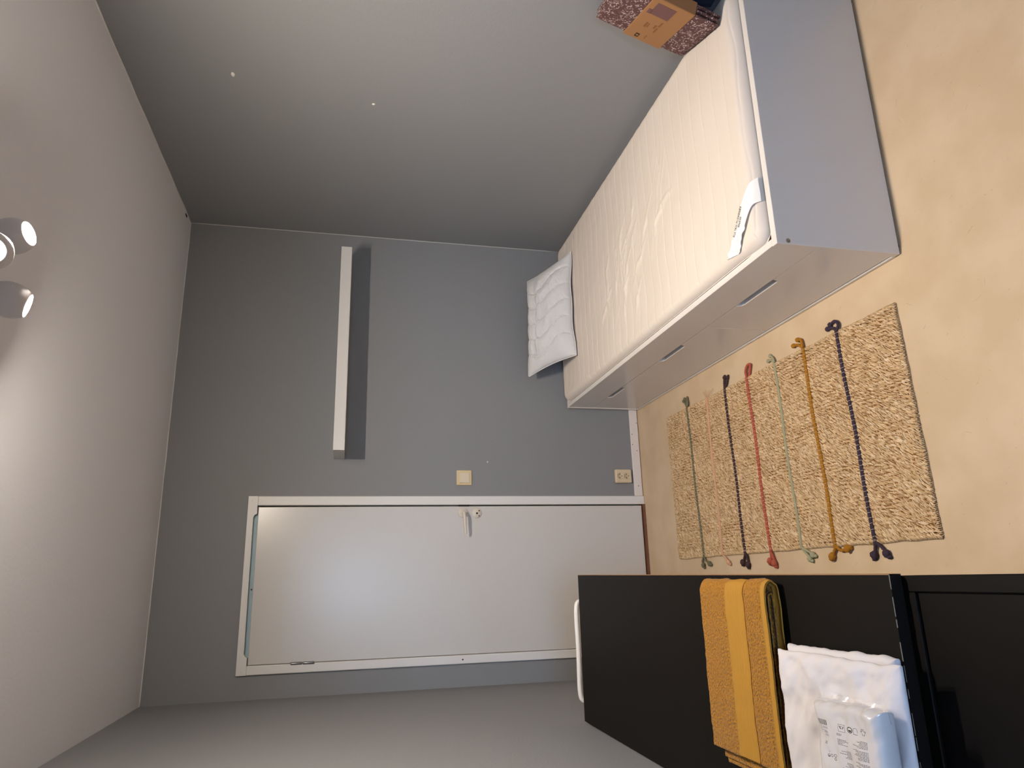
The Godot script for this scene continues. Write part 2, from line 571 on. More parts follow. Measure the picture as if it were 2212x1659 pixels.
func build_lamp() -> void:
	var white := mat(Color(0.86, 0.85, 0.86), 0.4, 0.5, "white lamp enamel")
	var at := Vector3(1.325, H, 2.12)
	var lamp := thing("ceiling_lamp", at, "white ceiling lamp with egg-shaped spotlight heads, lit", "lamp")
	var st := begin(true)
	lathe(st, Transform3D(Basis(), at + Vector3(0, -0.028, 0)), [Vector2(0, 0), Vector2(0.058, 0), Vector2(0.063, 0.004), Vector2(0.065, 0.028), Vector2(0, 0.028)], 40)
	obj("ceiling_plate", st, white, lamp)
	var bulb_m := mat(Color(1, 0.97, 0.92), 0.5)
	bulb_m.emission_enabled = true
	bulb_m.emission = Color(1.0, 0.93, 0.84)
	bulb_m.emission_energy_multiplier = 4.0
	# centre of each head, where it points, how strong
	var heads := [
		[Vector3(1.398, 2.374, 2.030), Vector3(0.19, -0.965, 0.17), 2.35, 0.0250, 0.0],
		[Vector3(1.252, 2.366, 2.010), Vector3(-0.235, -0.933, -0.274), 2.35, 0.0250, 0.0],
		[Vector3(1.316, 2.362, 2.130), Vector3(-0.37, -0.42, 0.84), 0.012, 0.018, 0.013],
	]
	for h in heads:
		var c: Vector3 = h[0]
		var ax: Vector3 = h[1].normalized()
		var t := aimed(c, ax)
		st = begin(true)
		var prof := []
		for i in 19:                       # outside, from the back to the rim
			var a := lerpf(-PI / 2, 0.83, i / 18.0)
			prof.append(Vector2(maxf(0.0415 * cos(a), 0.0), 0.046 * sin(a) + (0.004 * sin(a) if a > 0 else 0.0)))
		prof.append(Vector2(0.0262, 0.0372))
		for i in 17:                       # and back down inside
			var a := lerpf(0.83, -PI / 2, i / 16.0)
			prof.append(Vector2(maxf(0.0395 * cos(a) - 0.0012, 0.0), 0.044 * sin(a)))
		lathe(st, t, prof, 40)
		var head := obj("spot_head", st, white, lamp)
		st = begin(true)
		tube(st, smooth_path([c - ax * 0.044, c - ax * 0.056 + Vector3(0, 0.01, 0), (c - ax * 0.06).lerp(at, 0.5) + Vector3(0, 0.01, 0), at + (c - at) * Vector3(0.4, 0, 0.4) + Vector3(0, -0.028, 0)], 0.006), 0.005, 10)
		obj("arm", st, white, lamp)
		st = begin(true)
		var dome := []
		for i in 11:
			var a := lerpf(-PI / 2, PI / 2, i / 10.0)
			dome.append(Vector2(maxf((0.0258 if h[4] > 0.0 else 0.0245) * cos(a), 0.0), 0.016 + h[4] + 0.015 * sin(a)))
		lathe(st, t, dome, 28)
		obj("bulb", st, bulb_m, head)
		var l := OmniLight3D.new()
		l.name = "lamp_light"
		l.light_color = Color(1.0, 0.943, 0.875)
		l.light_energy = h[2]
		l.light_size = 0.018
		l.omni_range = 8.0
		l.omni_attenuation = 2.0
		l.shadow_enabled = true
		lamp.add_child(l, true)
		l.position = c + ax * h[3] - at

# ------------------------------------------------------------------ bed
const XB := 1.534
const ZB := 2.065
const HB := 0.424

func build_bed() -> void:
	var lam := mat(Color(0.86, 0.845, 0.83), 0.21, 0.5, "white laminate")
	var bed := thing("bed_frame", Vector3(2.02, 0, 1.04), "white daybed frame with three drawers along the wall", "bed")
	var x1 := XR - 0.004
	var x0 := XB + 0.003
	# both end boards
	var st := begin()
	span(st, Vector3(XB, 0.006, ZB - 0.024), Vector3(x1, HB, ZB), 0.0012)
	obj("end_board", st, lam, bed)
	st = begin()
	span(st, Vector3(XB, 0.006, 0.018), Vector3(x1, HB, 0.042), 0.0012)
	obj("end_board", st, lam, bed)
	var pad := mat(Color(0.1, 0.1, 0.1), 0.8)
	for z in [0.03, ZB - 0.012]:
		for x in [XB + 0.03, x1 - 0.03]:
			st = begin()
			lathe(st, Transform3D(Basis(), Vector3(x, 0, z)), [Vector2(0, 0), Vector2(0.008, 0), Vector2(0.008, 0.006), Vector2(0, 0.006)], 12, false)
			obj("foot", st, pad, bed)
	# front rail above the drawers, back rail, slatted base and the plinth
	obj("front_rail", solid(Vector3(x0, 0.280, 0.0425), Vector3(x0 + 0.022, HB - 0.0005, ZB - 0.0245), 0.001), lam, bed)
	obj("back_rail", solid(Vector3(x1 - 0.02, 0.10, 0.0425), Vector3(x1, HB - 0.0005, ZB - 0.0245), 0.001), lam, bed)
	obj("bed_base", solid(Vector3(x0 + 0.0225, 0.34, 0.0425), Vector3(x1 - 0.0205, 0.362, ZB - 0.0245), 0.002), mat(Color(0.7, 0.6, 0.45), 0.7), bed)
	obj("plinth", solid(Vector3(x0 - 0.0025, 0.002, 0.0425), Vector3(x0 + 0.020, 0.013, ZB - 0.0245), 0.0008), lam, bed)
	# inside board behind the drawer fronts, dark in the slots
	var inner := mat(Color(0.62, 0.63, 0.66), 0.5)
	# drawers: fronts with a slot cut into the top edge
	var cuts := [[0.0435, 0.689, 0.269, 0.479], [0.693, 1.366, 0.922, 1.150], [1.370, ZB - 0.0255, 1.587, 1.820]]
	for c in cuts:
		var top := 0.2785
		var low := 0.0185
		var pts := PackedVector2Array()
		for p in [[c[0], low], [c[1], low], [c[1], top], [c[3], top], [c[3] - 0.006, top - 0.018], [c[3] - 0.016, top - 0.024], [c[2] + 0.016, top - 0.024], [c[2] + 0.006, top - 0.018], [c[2], top], [c[0], top]]:
			pts.append(Vector2(p[0], p[1]))
		st = begin()
		# the outline's x is the room's z
		prism(st, pts, 0.0, 0.018, Transform3D(Basis(Vector3(0, 0, 1), Vector3(0, 1, 0), Vector3(-1, 0, 0)), Vector3(x0 + 0.018, 0, 0)))
		var dr := obj("drawer_front", st, lam, bed)
		if c[0] > 0.1:
			obj("divider", solid(Vector3(x0 + 0.0012, 0.0135, c[0] - 0.0034), Vector3(x0 + 0.0185, 0.2785, c[0] + 0.0004), 0.0003), lam, bed)
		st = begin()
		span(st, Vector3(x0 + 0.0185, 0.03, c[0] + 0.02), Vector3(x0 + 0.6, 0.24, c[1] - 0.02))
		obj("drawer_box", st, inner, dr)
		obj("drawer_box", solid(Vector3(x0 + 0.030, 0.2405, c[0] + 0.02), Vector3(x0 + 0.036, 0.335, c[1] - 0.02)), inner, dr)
	# cover cap of the joint in the end board
	var cap := mat(Color(0.55, 0.53, 0.5), 0.35)
	cap.metallic = 0.7
	st = begin(true)
	lathe(st, aimed(Vector3(1.545, 0.386, ZB), Vector3.BACK), [Vector2(0.0072, 0), Vector2(0.0072, 0.0008), Vector2(0.006, 0.0012), Vector2(0.0035, 0.0012), Vector2(0.003, 0.0002), Vector2(0, 0.0002)], 20)
	obj("screw_cap", st, cap, bed)

func build_mattress() -> void:
	var x0 := 1.5598
	var x1 := 2.484
	var z0 := 0.050
	var z1 := 2.036
	var top := 0.456
	var rad := 0.042
	var cor := 0.05
	var cloth := mat(Color(0.865, 0.825, 0.785), 0.85, 0.3, "cream ticking")
	cloth.rim_enabled = true
	cloth.rim = 0.15
	relief(cloth, noise_tex(0.08, 512, 21), 0.02)
	world_tri(cloth, 6.0)
	var mt := thing("mattress", Vector3((x0 + x1) / 2, 0.362, (z0 + z1) / 2), "cream quilted mattress with narrow cross ribs in the white bed frame", "mattress")
	var nz := 520
	var nx := 150
	var ease := func(t: float, n: float) -> float:        # finer steps near both ends
		var e := 0.09
		if t < e: return pow(t / e, 1.8) * 0.045
		if t > 1.0 - e: return 1.0 - pow((1.0 - t) / e, 1.8) * 0.045
		return lerpf(0.045, 0.955, (t - e) / (1.0 - 2.0 * e))
	var rows := []
	# long ridges where the ticking has rucked up: points (x, z)
	var folds := []
	for c in [[2.066, 1.192, 1.891, 1.055, 1.747, 1.028], [2.158, 1.021, 1.986, 1.017, 1.808, 1.039], [1.964, 1.285, 1.861, 1.168, 1.801, 1.106], [2.062, 0.945, 1.958, 0.955, 1.858, 0.919], [1.902, 0.868, 1.838, 0.790, 1.774, 0.733], [1.884, 1.08, 1.767, 1.004, 1.681, 0.999], [2.006, 1.463, 1.954, 1.375, 1.877, 1.36], [2.022, 1.536, 2.009, 1.43, 1.921, 1.355], [2.187, 1.174, 2.094, 1.141, 2.014, 1.034], [2.104, 1.355, 2.033, 1.294, 1.94, 1.228], [1.805, 1.202, 1.728, 1.138, 1.656, 1.109], [2.058, 0.847, 1.953, 0.816, 1.832, 0.825]]:
		var pts := smooth_path([Vector3(c[0], 0, c[1]), Vector3(c[2], 0, c[3]), Vector3(c[4], 0, c[5])], 0.03)
		for i in pts.size() - 1:
			var t := (i + 0.5) / (pts.size() - 1)
			folds.append([Vector2(pts[i].x, pts[i].z), Vector2(pts[i + 1].x, pts[i + 1].z), 0.0065 * sqrt(sin(PI * t)) * (0.7 + 0.3 * sin(t * 9.0 + c[0] * 40.0)), folds.size() - i])
	var wr := FastNoiseLite.new()
	wr.seed = 5
	wr.frequency = 1.0
	wr.fractal_type = FastNoiseLite.FRACTAL_NONE
	for i in nz + 1:
		var row := PackedVector3Array()
		var z: float = lerpf(z0, z1, ease.call(float(i) / nz, nz))
		for j in nx + 1:
			var x: float = lerpf(x0, x1, ease.call(float(j) / nx, nx))
			var p := Vector2(x, z)
			# round the corners in plan
			var cx := clampf(x, x0 + cor, x1 - cor)
			var cz := clampf(z, z0 + cor, z1 - cor)
			var q := Vector2(x - cx, z - cz)
			var d := minf(minf(x - x0, x1 - x), minf(z - z0, z1 - z))
			if absf(q.x) > 0.0 and absf(q.y) > 0.0:
				var m := maxf(absf(q.x), absf(q.y))
				p = Vector2(cx, cz) + q.normalized() * m
				d = cor - m
			var rr := lerpf(0.032, rad, smoothstep(0.14, 0.02, z1 - z))
			var y := top
			if d < rr:
				y = top - rr + sqrt(maxf(rr * rr - (rr - d) * (rr - d), 0.0))
			# ribs across the bed, each seam a little wavy
			var zz := z + 0.006 * wr.get_noise_2d(x * 5.0, z * 2.0) + 0.002 * sin(x * 14.0 + z * 5.0)
			var k := fposmod(zz / 0.072, 1.0)
			var to_seam := minf(k, 1.0 - k) * 0.072
			var strong := smoothstep(0.0, 0.02, d) * (0.55 + 0.45 * wr.get_noise_2d(x * 9.0, floorf(zz / 0.072) * 3.0 + 50.0))
			y += strong * (0.0022 * sqrt(clampf(to_seam / 0.036, 0.0, 1.0)) - 0.0030 * exp(-pow(to_seam / 0.0035, 2)))
			# long creases in the middle of the bed
			var g := exp(-pow((z - 1.02 - 0.42 * (x - 1.95)) / 0.15, 2)) * exp(-pow((x - 1.98) / 0.22, 2)) + 0.7 * exp(-pow((z - 1.43 - 0.3 * (x - 2.1)) / 0.10, 2)) * exp(-pow((x - 2.08) / 0.22, 2))
			var bend := z + 0.05 * wr.get_noise_2d(x * 4.0, z * 3.0 + 9.0) - 0.32 * (x - 1.95)
			var c1 := 1.0 - absf(wr.get_noise_2d(x * 2.0 + 7.0, bend * 12.0))
			var c2 := 1.0 - absf(wr.get_noise_2d(x * 2.6 - 20.0, bend * 17.0 + 40.0))
			y += g * (0.003 * pow(c1, 9.0) + 0.0015 * pow(c2, 14.0)) * smoothstep(0.0, 0.08, d)
			if z > 0.68 and z < 1.60 and x > 1.60 and x < 2.26:
				var at := Vector2(x + 0.006 * wr.get_noise_2d(x * 16.0, z * 16.0), z + 0.010 * wr.get_noise_2d(x * 14.0 + 5.0, z * 14.0))
				var last := -1
				var best := 0.0
				for fo in folds:
					if fo[3] != last:
						y += best
						best = 0.0
						last = fo[3]
					var pa: Vector2 = fo[0]
					var ab: Vector2 = fo[1] - pa
					var ap := at - pa
					var dd := (ap - ab * clampf(ap.dot(ab) / ab.length_squared(), 0.0, 1.0)).length_squared()
					if dd < 0.0016:
						best = maxf(best, fo[2] * exp(-dd / 0.00007))
				y += best
			y += 0.004 * wr.get_noise_2d(x * 2.0 + 90.0, z * 2.0) * smoothstep(0.0, 0.1, d)
			row.append(Vector3(p.x, y, p.y))
		rows.append(row)
	var st := begin(true)
	sheet(st, rows, true)
	# the sides below the rounded edge
	var rim := PackedVector3Array()
	for j in nx + 1: rim.append(rows[0][j])
	for i in range(1, nz + 1): rim.append(rows[i][nx])
	for j in range(nx - 1, -1, -1): rim.append(rows[nz][j])
	for i in range(nz - 1, 0, -1): rim.append(rows[i][0])
	var low := PackedVector3Array()
	for v in rim: low.append(Vector3(v.x, 0.364, v.z))
	sheet(st, [rim, low], true, [], true)
	obj("cover", st, cloth, mt)
	# woven label sewn to the near end, lying across the top
	var sat := mat(Color(0.95, 0.95, 0.94), 0.4, 0.6, "white satin label")
	st = begin(true)
	var path := [[Vector3(1.765, 0.438, 2.037), Vector3(1.684, 0.438, 2.038)], [Vector3(1.752, 0.457, 2.016), Vector3(1.680, 0.4565, 2.021)], [Vector3(1.708, 0.4650, 1.976), Vector3(1.662, 0.4640, 2.004)], [Vector3(1.682, 0.4655, 1.956), Vector3(1.646, 0.4655, 1.993)], [Vector3(1.656, 0.4655, 1.935), Vector3(1.630, 0.4655, 1.980)], [Vector3(1.621, 0.465, 1.900), Vector3(1.599, 0.4650, 1.952)], [Vector3(1.590, 0.462, 1.868), Vector3(1.574, 0.456, 1.926)], [Vector3(1.577, 0.457, 1.848), Vector3(1.571, 0.452, 1.905)]]
	var fine := []
	for i in path.size() - 1:
		for k in 6:
			var t := k / 6.0
			var a: Vector3 = path[i][0].cubic_interpolate(path[i + 1][0], path[maxi(i - 1, 0)][0], path[mini(i + 2, 7)][0], t)
			var b: Vector3 = path[i][1].cubic_interpolate(path[i + 1][1], path[maxi(i - 1, 0)][1], path[mini(i + 2, 7)][1], t)
			var row := PackedVector3Array()
			for m in 9:
				var v := a.lerp(b, m / 8.0)
				v.y += 0.0008 * sin(m * 0.9 + i * 1.7 + t * 1.7) + (0.004 * wr.get_noise_2d(m * 0.5, (i + t) * 1.3) if i > 3 else 0.0)
				row.append(v)
			fine.append(row)
	sheet(st, fine, false)
	var under := []
	for r in fine:
		var row := PackedVector3Array()
		for v in r: row.append(v - Vector3(0, 0.0008, 0))
		under.append(row)
	sheet(st, under, true)
	var lab := tag(obj("label", st, sat, mt), "white satin label with black print")
	var ink := mat(Color(0.05, 0.05, 0.05), 0.7)
	var along := Vector3(1.705 - 1.629, 0.0, 1.973 - 1.916)
	write(lab, "SULTAN FLOKENES", Vector3(1.622, 0.4682, 1.919), along, Vector3(-0.55, 0.0, 0.84), 0.0085, ink)
	write(lab, "90x200", Vector3(1.640, 0.4682, 1.950), along, Vector3(-0.55, 0.0, 0.84), 0.0075, ink)

# lettering as thin solid type: starts at a point, runs along dir, feet towards down
func write(parent: Node3D, words: String, at: Vector3, dir: Vector3, down: Vector3, tall: float, m: Material) -> void:
	var tm := TextMesh.new()
	var f := SystemFont.new()
	f.font_names = PackedStringArray(["Droid Sans"])
	tm.font = f
	tm.text = words
	tm.font_size = 32
	tm.pixel_size = tall / 24.0
	tm.depth = 0.0006
	tm.horizontal_alignment = HORIZONTAL_ALIGNMENT_LEFT
	tm.curve_step = 3.0
	var o := MeshInstance3D.new()
	o.name = "lettering"
	o.mesh = tm
	o.material_override = m
	parent.add_child(o, true)
	var x := dir.normalized()
	var y := (-down - x * (-down).dot(x)).normalized()
	o.transform = Transform3D(Basis(x, y, x.cross(y)), at - org[parent])

func build_pillow() -> void:
	var cloth := mat(Color(0.83, 0.83, 0.83), 0.75, 0.35, "white down-proof cotton")
	cloth.rim_enabled = true
	cloth.rim = 0.2
	var at := Vector3(2.02, 0.457, 0.25)
	var pl := thing("pillow", at, "white quilted pillow leaning on the wall at the bed's head", "pillow")
	var bl := Vector3(1.742, 0.468, 0.350)
	var br := Vector3(2.338, 0.468, 0.352)
	var tl := Vector3(1.690, 0.662, 0.085)
	var tr := Vector3(2.262, 0.650, 0.085)
	var nrm := (br - bl).cross(tl - bl).normalized()
	if nrm.z < 0: nrm = -nrm
	var wn := FastNoiseLite.new()
	wn.seed = 8
	wn.frequency = 1.0
	wn.fractal_octaves = 2
	var nu := 150
	var nv := 110
	var front := []
	var back := []
	for i in nv + 1:
		var ra := PackedVector3Array()
		var rb := PackedVector3Array()
		var v := float(i) / nv
		for j in nu + 1:
			var u := float(j) / nu
			# edges draw in between the corners
			var uu := u + 0.022 * sin(PI * v) * (0.5 - u) * 2.0
			var vv := v + 0.045 * sin(PI * u) * (0.5 - v) * 2.0 + 0.010 * sin(u * 5.0 * PI) * pow(absf(2.0 * v - 1.0), 3.0) * signf(v - 0.5)
			var p := bl.lerp(br, uu).lerp(tl.lerp(tr, uu), vv)
			var bu := 1.0 - pow(absf(2.0 * u - 1.0), 3.2)
			var bv := 1.0 - pow(absf(2.0 * v - 1.0), 2.6)
			var full := pow(maxf(bu * bv, 0.0), 0.55)
			var h := 0.060 * full
			# five wavy quilt seams from the lower edge to the upper
			for k in 5:
				var c := (k + 1) / 6.0 + 0.055 * sin(v * PI * 2.0 + 0.6) + 0.012 * sin(v * 9.0 + k)
				var d := absf(u - c) * 0.58
				h += full * (0.010 * (1.0 - exp(-pow(d / 0.030, 2))) - 0.007 - 0.013 * exp(-pow(d / 0.006, 2)))
				# puckers beside each seam
				h += full * 0.0032 * sin(v * 90.0 + k * 2.0 + 8.0 * wn.get_noise_2d(u * 6.0, v * 6.0)) * exp(-pow(d / 0.025, 2))
			# two long creases near the upper edge, where it folds over
			var c1 := 0.70 + 0.05 * sin(u * 4.2 + 2.5) - 0.10 * u
			var c2 := 0.80 + 0.04 * sin(u * 5.0 + 1.0) - 0.04 * u
			h += full * (0.016 * exp(-pow((v - c1) / 0.014, 2)) * smoothstep(0.04, 0.4, u) * smoothstep(0.97, 0.6, u) + 0.014 * exp(-pow((v - c2) / 0.012, 2)) * smoothstep(0.02, 0.35, u) * smoothstep(0.99, 0.6, u))
			h -= full * 0.016 * exp(-pow((v - 0.76) / 0.08, 2))
			h += full * (0.010 * wn.get_noise_2d(u * 2.5, v * 2.5) + 0.004 * wn.get_noise_2d(u * 9.0 + 30.0, v * 5.0))
			ra.append(p + nrm * maxf(h, 0.0))
			rb.append(p - nrm * 0.034 * full)
		front.append(ra)
		back.append(rb)
	var st := begin(true)
	sheet(st, front, false)
	sheet(st, back, true)
	var body := obj("cover", st, cloth, pl)
	st = begin(true)
	var rim := PackedVector3Array()
	for j in range(0, nu + 1, 3): rim.append(front[0][j])
	for i in range(2, nv + 1, 3): rim.append(front[i][nu])
	for j in range(nu - 1, -1, -3): rim.append(front[nv][j])
	for i in range(nv - 2, 0, -3): rim.append(front[i][0])
	rim.append(rim[0])
	tube(st, rim, 0.0026, 7)
	obj("piping", st, mat(Color(0.86, 0.86, 0.87), 0.7), pl)

func flower_print() -> ImageTexture:
	var im := Image.create_empty(512, 512, false, Image.FORMAT_RGB8)
	im.fill(Color(0.36, 0.255, 0.26))
	var r := RandomNumberGenerator.new()
	r.seed = 31
	for i in 1250:
		var c := Vector2(r.randf_range(0, 512), r.randf_range(0, 512))
		var a := r.randf_range(0, TAU)
		var big := r.randf() < 0.7
		var ra := r.randf_range(4.0, 5.6) if big else r.randf_range(2.2, 3.4)
		var rb := ra * r.randf_range(0.45, 0.7)
		var col := Color(0.80, 0.74, 0.72) if r.randf() < 0.8 else Color(0.60, 0.49, 0.47)
		for y in range(-8, 9):
			for x in range(-8, 9):
				var q := Vector2(x, y).rotated(-a)
				if pow(q.x / ra, 2) + pow(q.y / rb, 2) < 1.0:
					im.set_pixel(posmod(int(c.x) + x, 512), posmod(int(c.y) + y, 512), col)
	return ImageTexture.create_from_image(im)

func build_bedding() -> void:
	# a folded printed set in a card sleeve, standing on its end against the wall
	var a := Vector3(2.453, 0.468, 1.722)
	var e1 := Vector3(2.363 - 2.452, 0.0, 1.966 - 1.722)
	var wide := 0.275
	var tall := 0.380
	var x := e1.normalized()
	var y := Vector3(0.040, 0.965, 0.259).normalized()
	var z := x.cross(y).normalized()         # out of the front face
	if z.x > 0: z = -z
	var deep := 0.040
	var cloth := mat(Color(1, 1, 1), 0.85, 0.3, "printed cotton")
	cloth.albedo_texture = flower_print()
	cloth.uv1_triplanar = true
	cloth.uv1_scale = Vector3.ONE * 2.7
	var bp := thing("bedding_pack", a, "folded plum and white flowered bedding in a brown card sleeve", "bedding")
	var frame := func(s: float, t: float, d: float) -> Vector3: return a + x * (s * wide) + y * (t * tall) + z * d
	# three folded layers
	var st := begin(true)
	for k in 3:
		var d0 := -deep + k * deep / 3.0
		var d1 := d0 + deep / 3.0 - 0.002
		var rows := []
		for i in 25:
			var row := PackedVector3Array()
			var t := i / 24.0
			for j in 20:
				# a rounded outline round the layer at this height
				var ang := TAU * j / 20.0
				var cs := signf(cos(ang)) * pow(absf(cos(ang)), 0.18)
				var sn := signf(sin(ang)) * pow(absf(sin(ang)), 0.6)
				var edge := 0.008 * sin(k * 2.1 + t * 4.0) if cos(ang) > 0 else 0.0
				var end := 1.0 - 0.5 * pow(absf(2.0 * t - 1.0), 24.0)
				var s := 0.5 + 0.5 * cs * (1.0 - 0.012 * k)
				row.append(frame.call(s + edge * 0.6, t, lerpf(d0, d1, 0.5 + 0.5 * sn * end)))
			rows.append(row)
		sheet(st, rows, false, [], true)
		for e in [0, 24]:
			var mid := Vector3.ZERO
			for v in rows[e]: mid += v / 20.0
			for j in 20:
				if e == 0: tri(st, mid, rows[0][(j + 1) % 20], rows[0][j])
				else: tri(st, mid, rows[24][j], rows[24][(j + 1) % 20])
	obj("folded_cloth", st, cloth, bp)
	var card := mat(Color(0.60, 0.44, 0.30), 0.75, 0.3, "kraft card")
	var basis := Basis(x, y, z) if x.cross(y).dot(z) > 0 else Basis(x, y, z)
	st = begin()
	var m0: Vector3 = frame.call(0.5, 0.478, -deep / 2.0)
	block(st, Transform3D(basis, m0), Vector3(wide * 0.508, tall * 0.212, deep * 0.54), 0.002)
	var sl := obj("card_sleeve", st, card, bp)
	var plum := mat(Color(0.42, 0.29, 0.285), 0.8)
	var brown := mat(Color(0.50, 0.33, 0.16), 0.8)
	var dark := mat(Color(0.12, 0.07, 0.05), 0.8)
	var f0 := deep * 0.54 - deep / 2.0 + 0.0002
	for q in [[0.79, 0.530, 0.133, 0.098, plum], [0.70, 0.640, 0.05, 0.020, plum], [0.10, 0.565, 0.045, 0.020, dark], [0.40, 0.572, 0.06, 0.010, brown], [0.40, 0.548, 0.05, 0.006, brown], [0.43, 0.482, 0.045, 0.010, brown], [0.36, 0.452, 0.06, 0.008, brown], [0.52, 0.452, 0.06, 0.008, brown], [0.13, 0.480, 0.05, 0.004, brown]]:
		st = begin()
		block(st, Transform3D(basis, frame.call(q[0], q[1], f0)), Vector3(q[2] * wide, q[3] * tall, 0.0003))
		obj("print", st, q[4], sl)
	st = begin()
	block(st, Transform3D(basis, frame.call(0.10, 0.565, f0 + 0.0004)), Vector3(0.018 * wide, 0.012 * tall, 0.0003))
	obj("print", st, card, sl)

	# a navy folded set next to it, nearer the camera
	var navy := mat(Color(0.17, 0.21, 0.28), 0.8, 0.3, "navy cotton")
	var n0 := Vector3(2.478, 0.468, 2.03)
	var np := thing("navy_bedding", n0, "dark navy folded bedding wedged between the flowered pack and wall", "bedding")
	for k in 2:
		st = begin()
		block(st, Transform3D(Basis(Vector3.BACK, 0.0), Vector3(2.4735 + 0.0225 * k, 0.643 - 0.003 * k, 2.0045 + 0.001 * k)), Vector3(0.0108, 0.175 - 0.003 * k, 0.057 - 0.002 * k), 0.006)
		obj("folded_cloth", st, navy, np)

func build_shelf_and_fittings() -> void:
	var white := mat(Color(0.83, 0.825, 0.815), 0.4, 0.5, "white foil")
	var sh := thing("wall_shelf", Vector3(1.78, 1.635, 0), "long white floating shelf on the grey end wall", "shelf")
	obj("board", solid(Vector3(1.236, 1.637, 0.0), Vector3(2.311, 1.691, 0.26), 0.0012), white, sh)

	var cream := mat(Color(0.84, 0.765, 0.60), 0.4, 0.5, "ivory plastic")
	var paler := mat(Color(0.86, 0.81, 0.72), 0.38, 0.5, "pale ivory plastic")
	var sw := thing("light_switch", Vector3(1.1415, 1.014, 0), "square ivory light switch beside the door frame", "switch")
	obj("plate", solid(Vector3(1.1015, 0.973, 0), Vector3(1.1815, 1.055, 0.009), 0.003), cream, sw)
	var rk := begin()
	block(rk, Transform3D(Basis(Vector3.RIGHT, 0.09), Vector3(1.140, 1.0145, 0.0125)), Vector3(0.0265, 0.0265, 0.0045), 0.0012)
	obj("rocker", rk, paler, sw)

	var so := thing("wall_socket", Vector3(1.153, 0.116, 0), "ivory double wall socket low above the baseboard", "socket")
	var st := begin()
	span(st, Vector3(1.116, 0.069, 0), Vector3(1.191, 0.163, 0.024), 0.004)
	obj("plate", st, mat(Color(0.83, 0.765, 0.65), 0.4), so)
	var dark := mat(Color(0.06, 0.05, 0.045), 0.8)
	var shade := mat(Color(0.80, 0.73, 0.615), 0.45)
	for y in [0.136, 0.0965]:
		st = begin(true)
		lathe(st, aimed(Vector3(1.1535, y, 0.0235), Vector3.BACK), [Vector2(0.0155, 0), Vector2(0.0185, 0), Vector2(0.0192, 0.0012), Vector2(0.0185, 0.0022), Vector2(0.0175, 0.0016), Vector2(0.017, 0.0006), Vector2(0, 0.0006)], 30)
		var ring := obj("outlet", st, shade, so)
		for h in [[-0.0095, 0.003], [0.0095, 0.003], [0.0, -0.0085]]:
			st = begin()
			lathe(st, aimed(Vector3(1.1535 + h[0], y + h[1], 0.0240), Vector3.BACK), [Vector2(0, 0), Vector2(0.0027, 0), Vector2(0.0027, 0.0005), Vector2(0, 0.0005)], 12, false)
			obj("pin_hole", st, dark, ring)

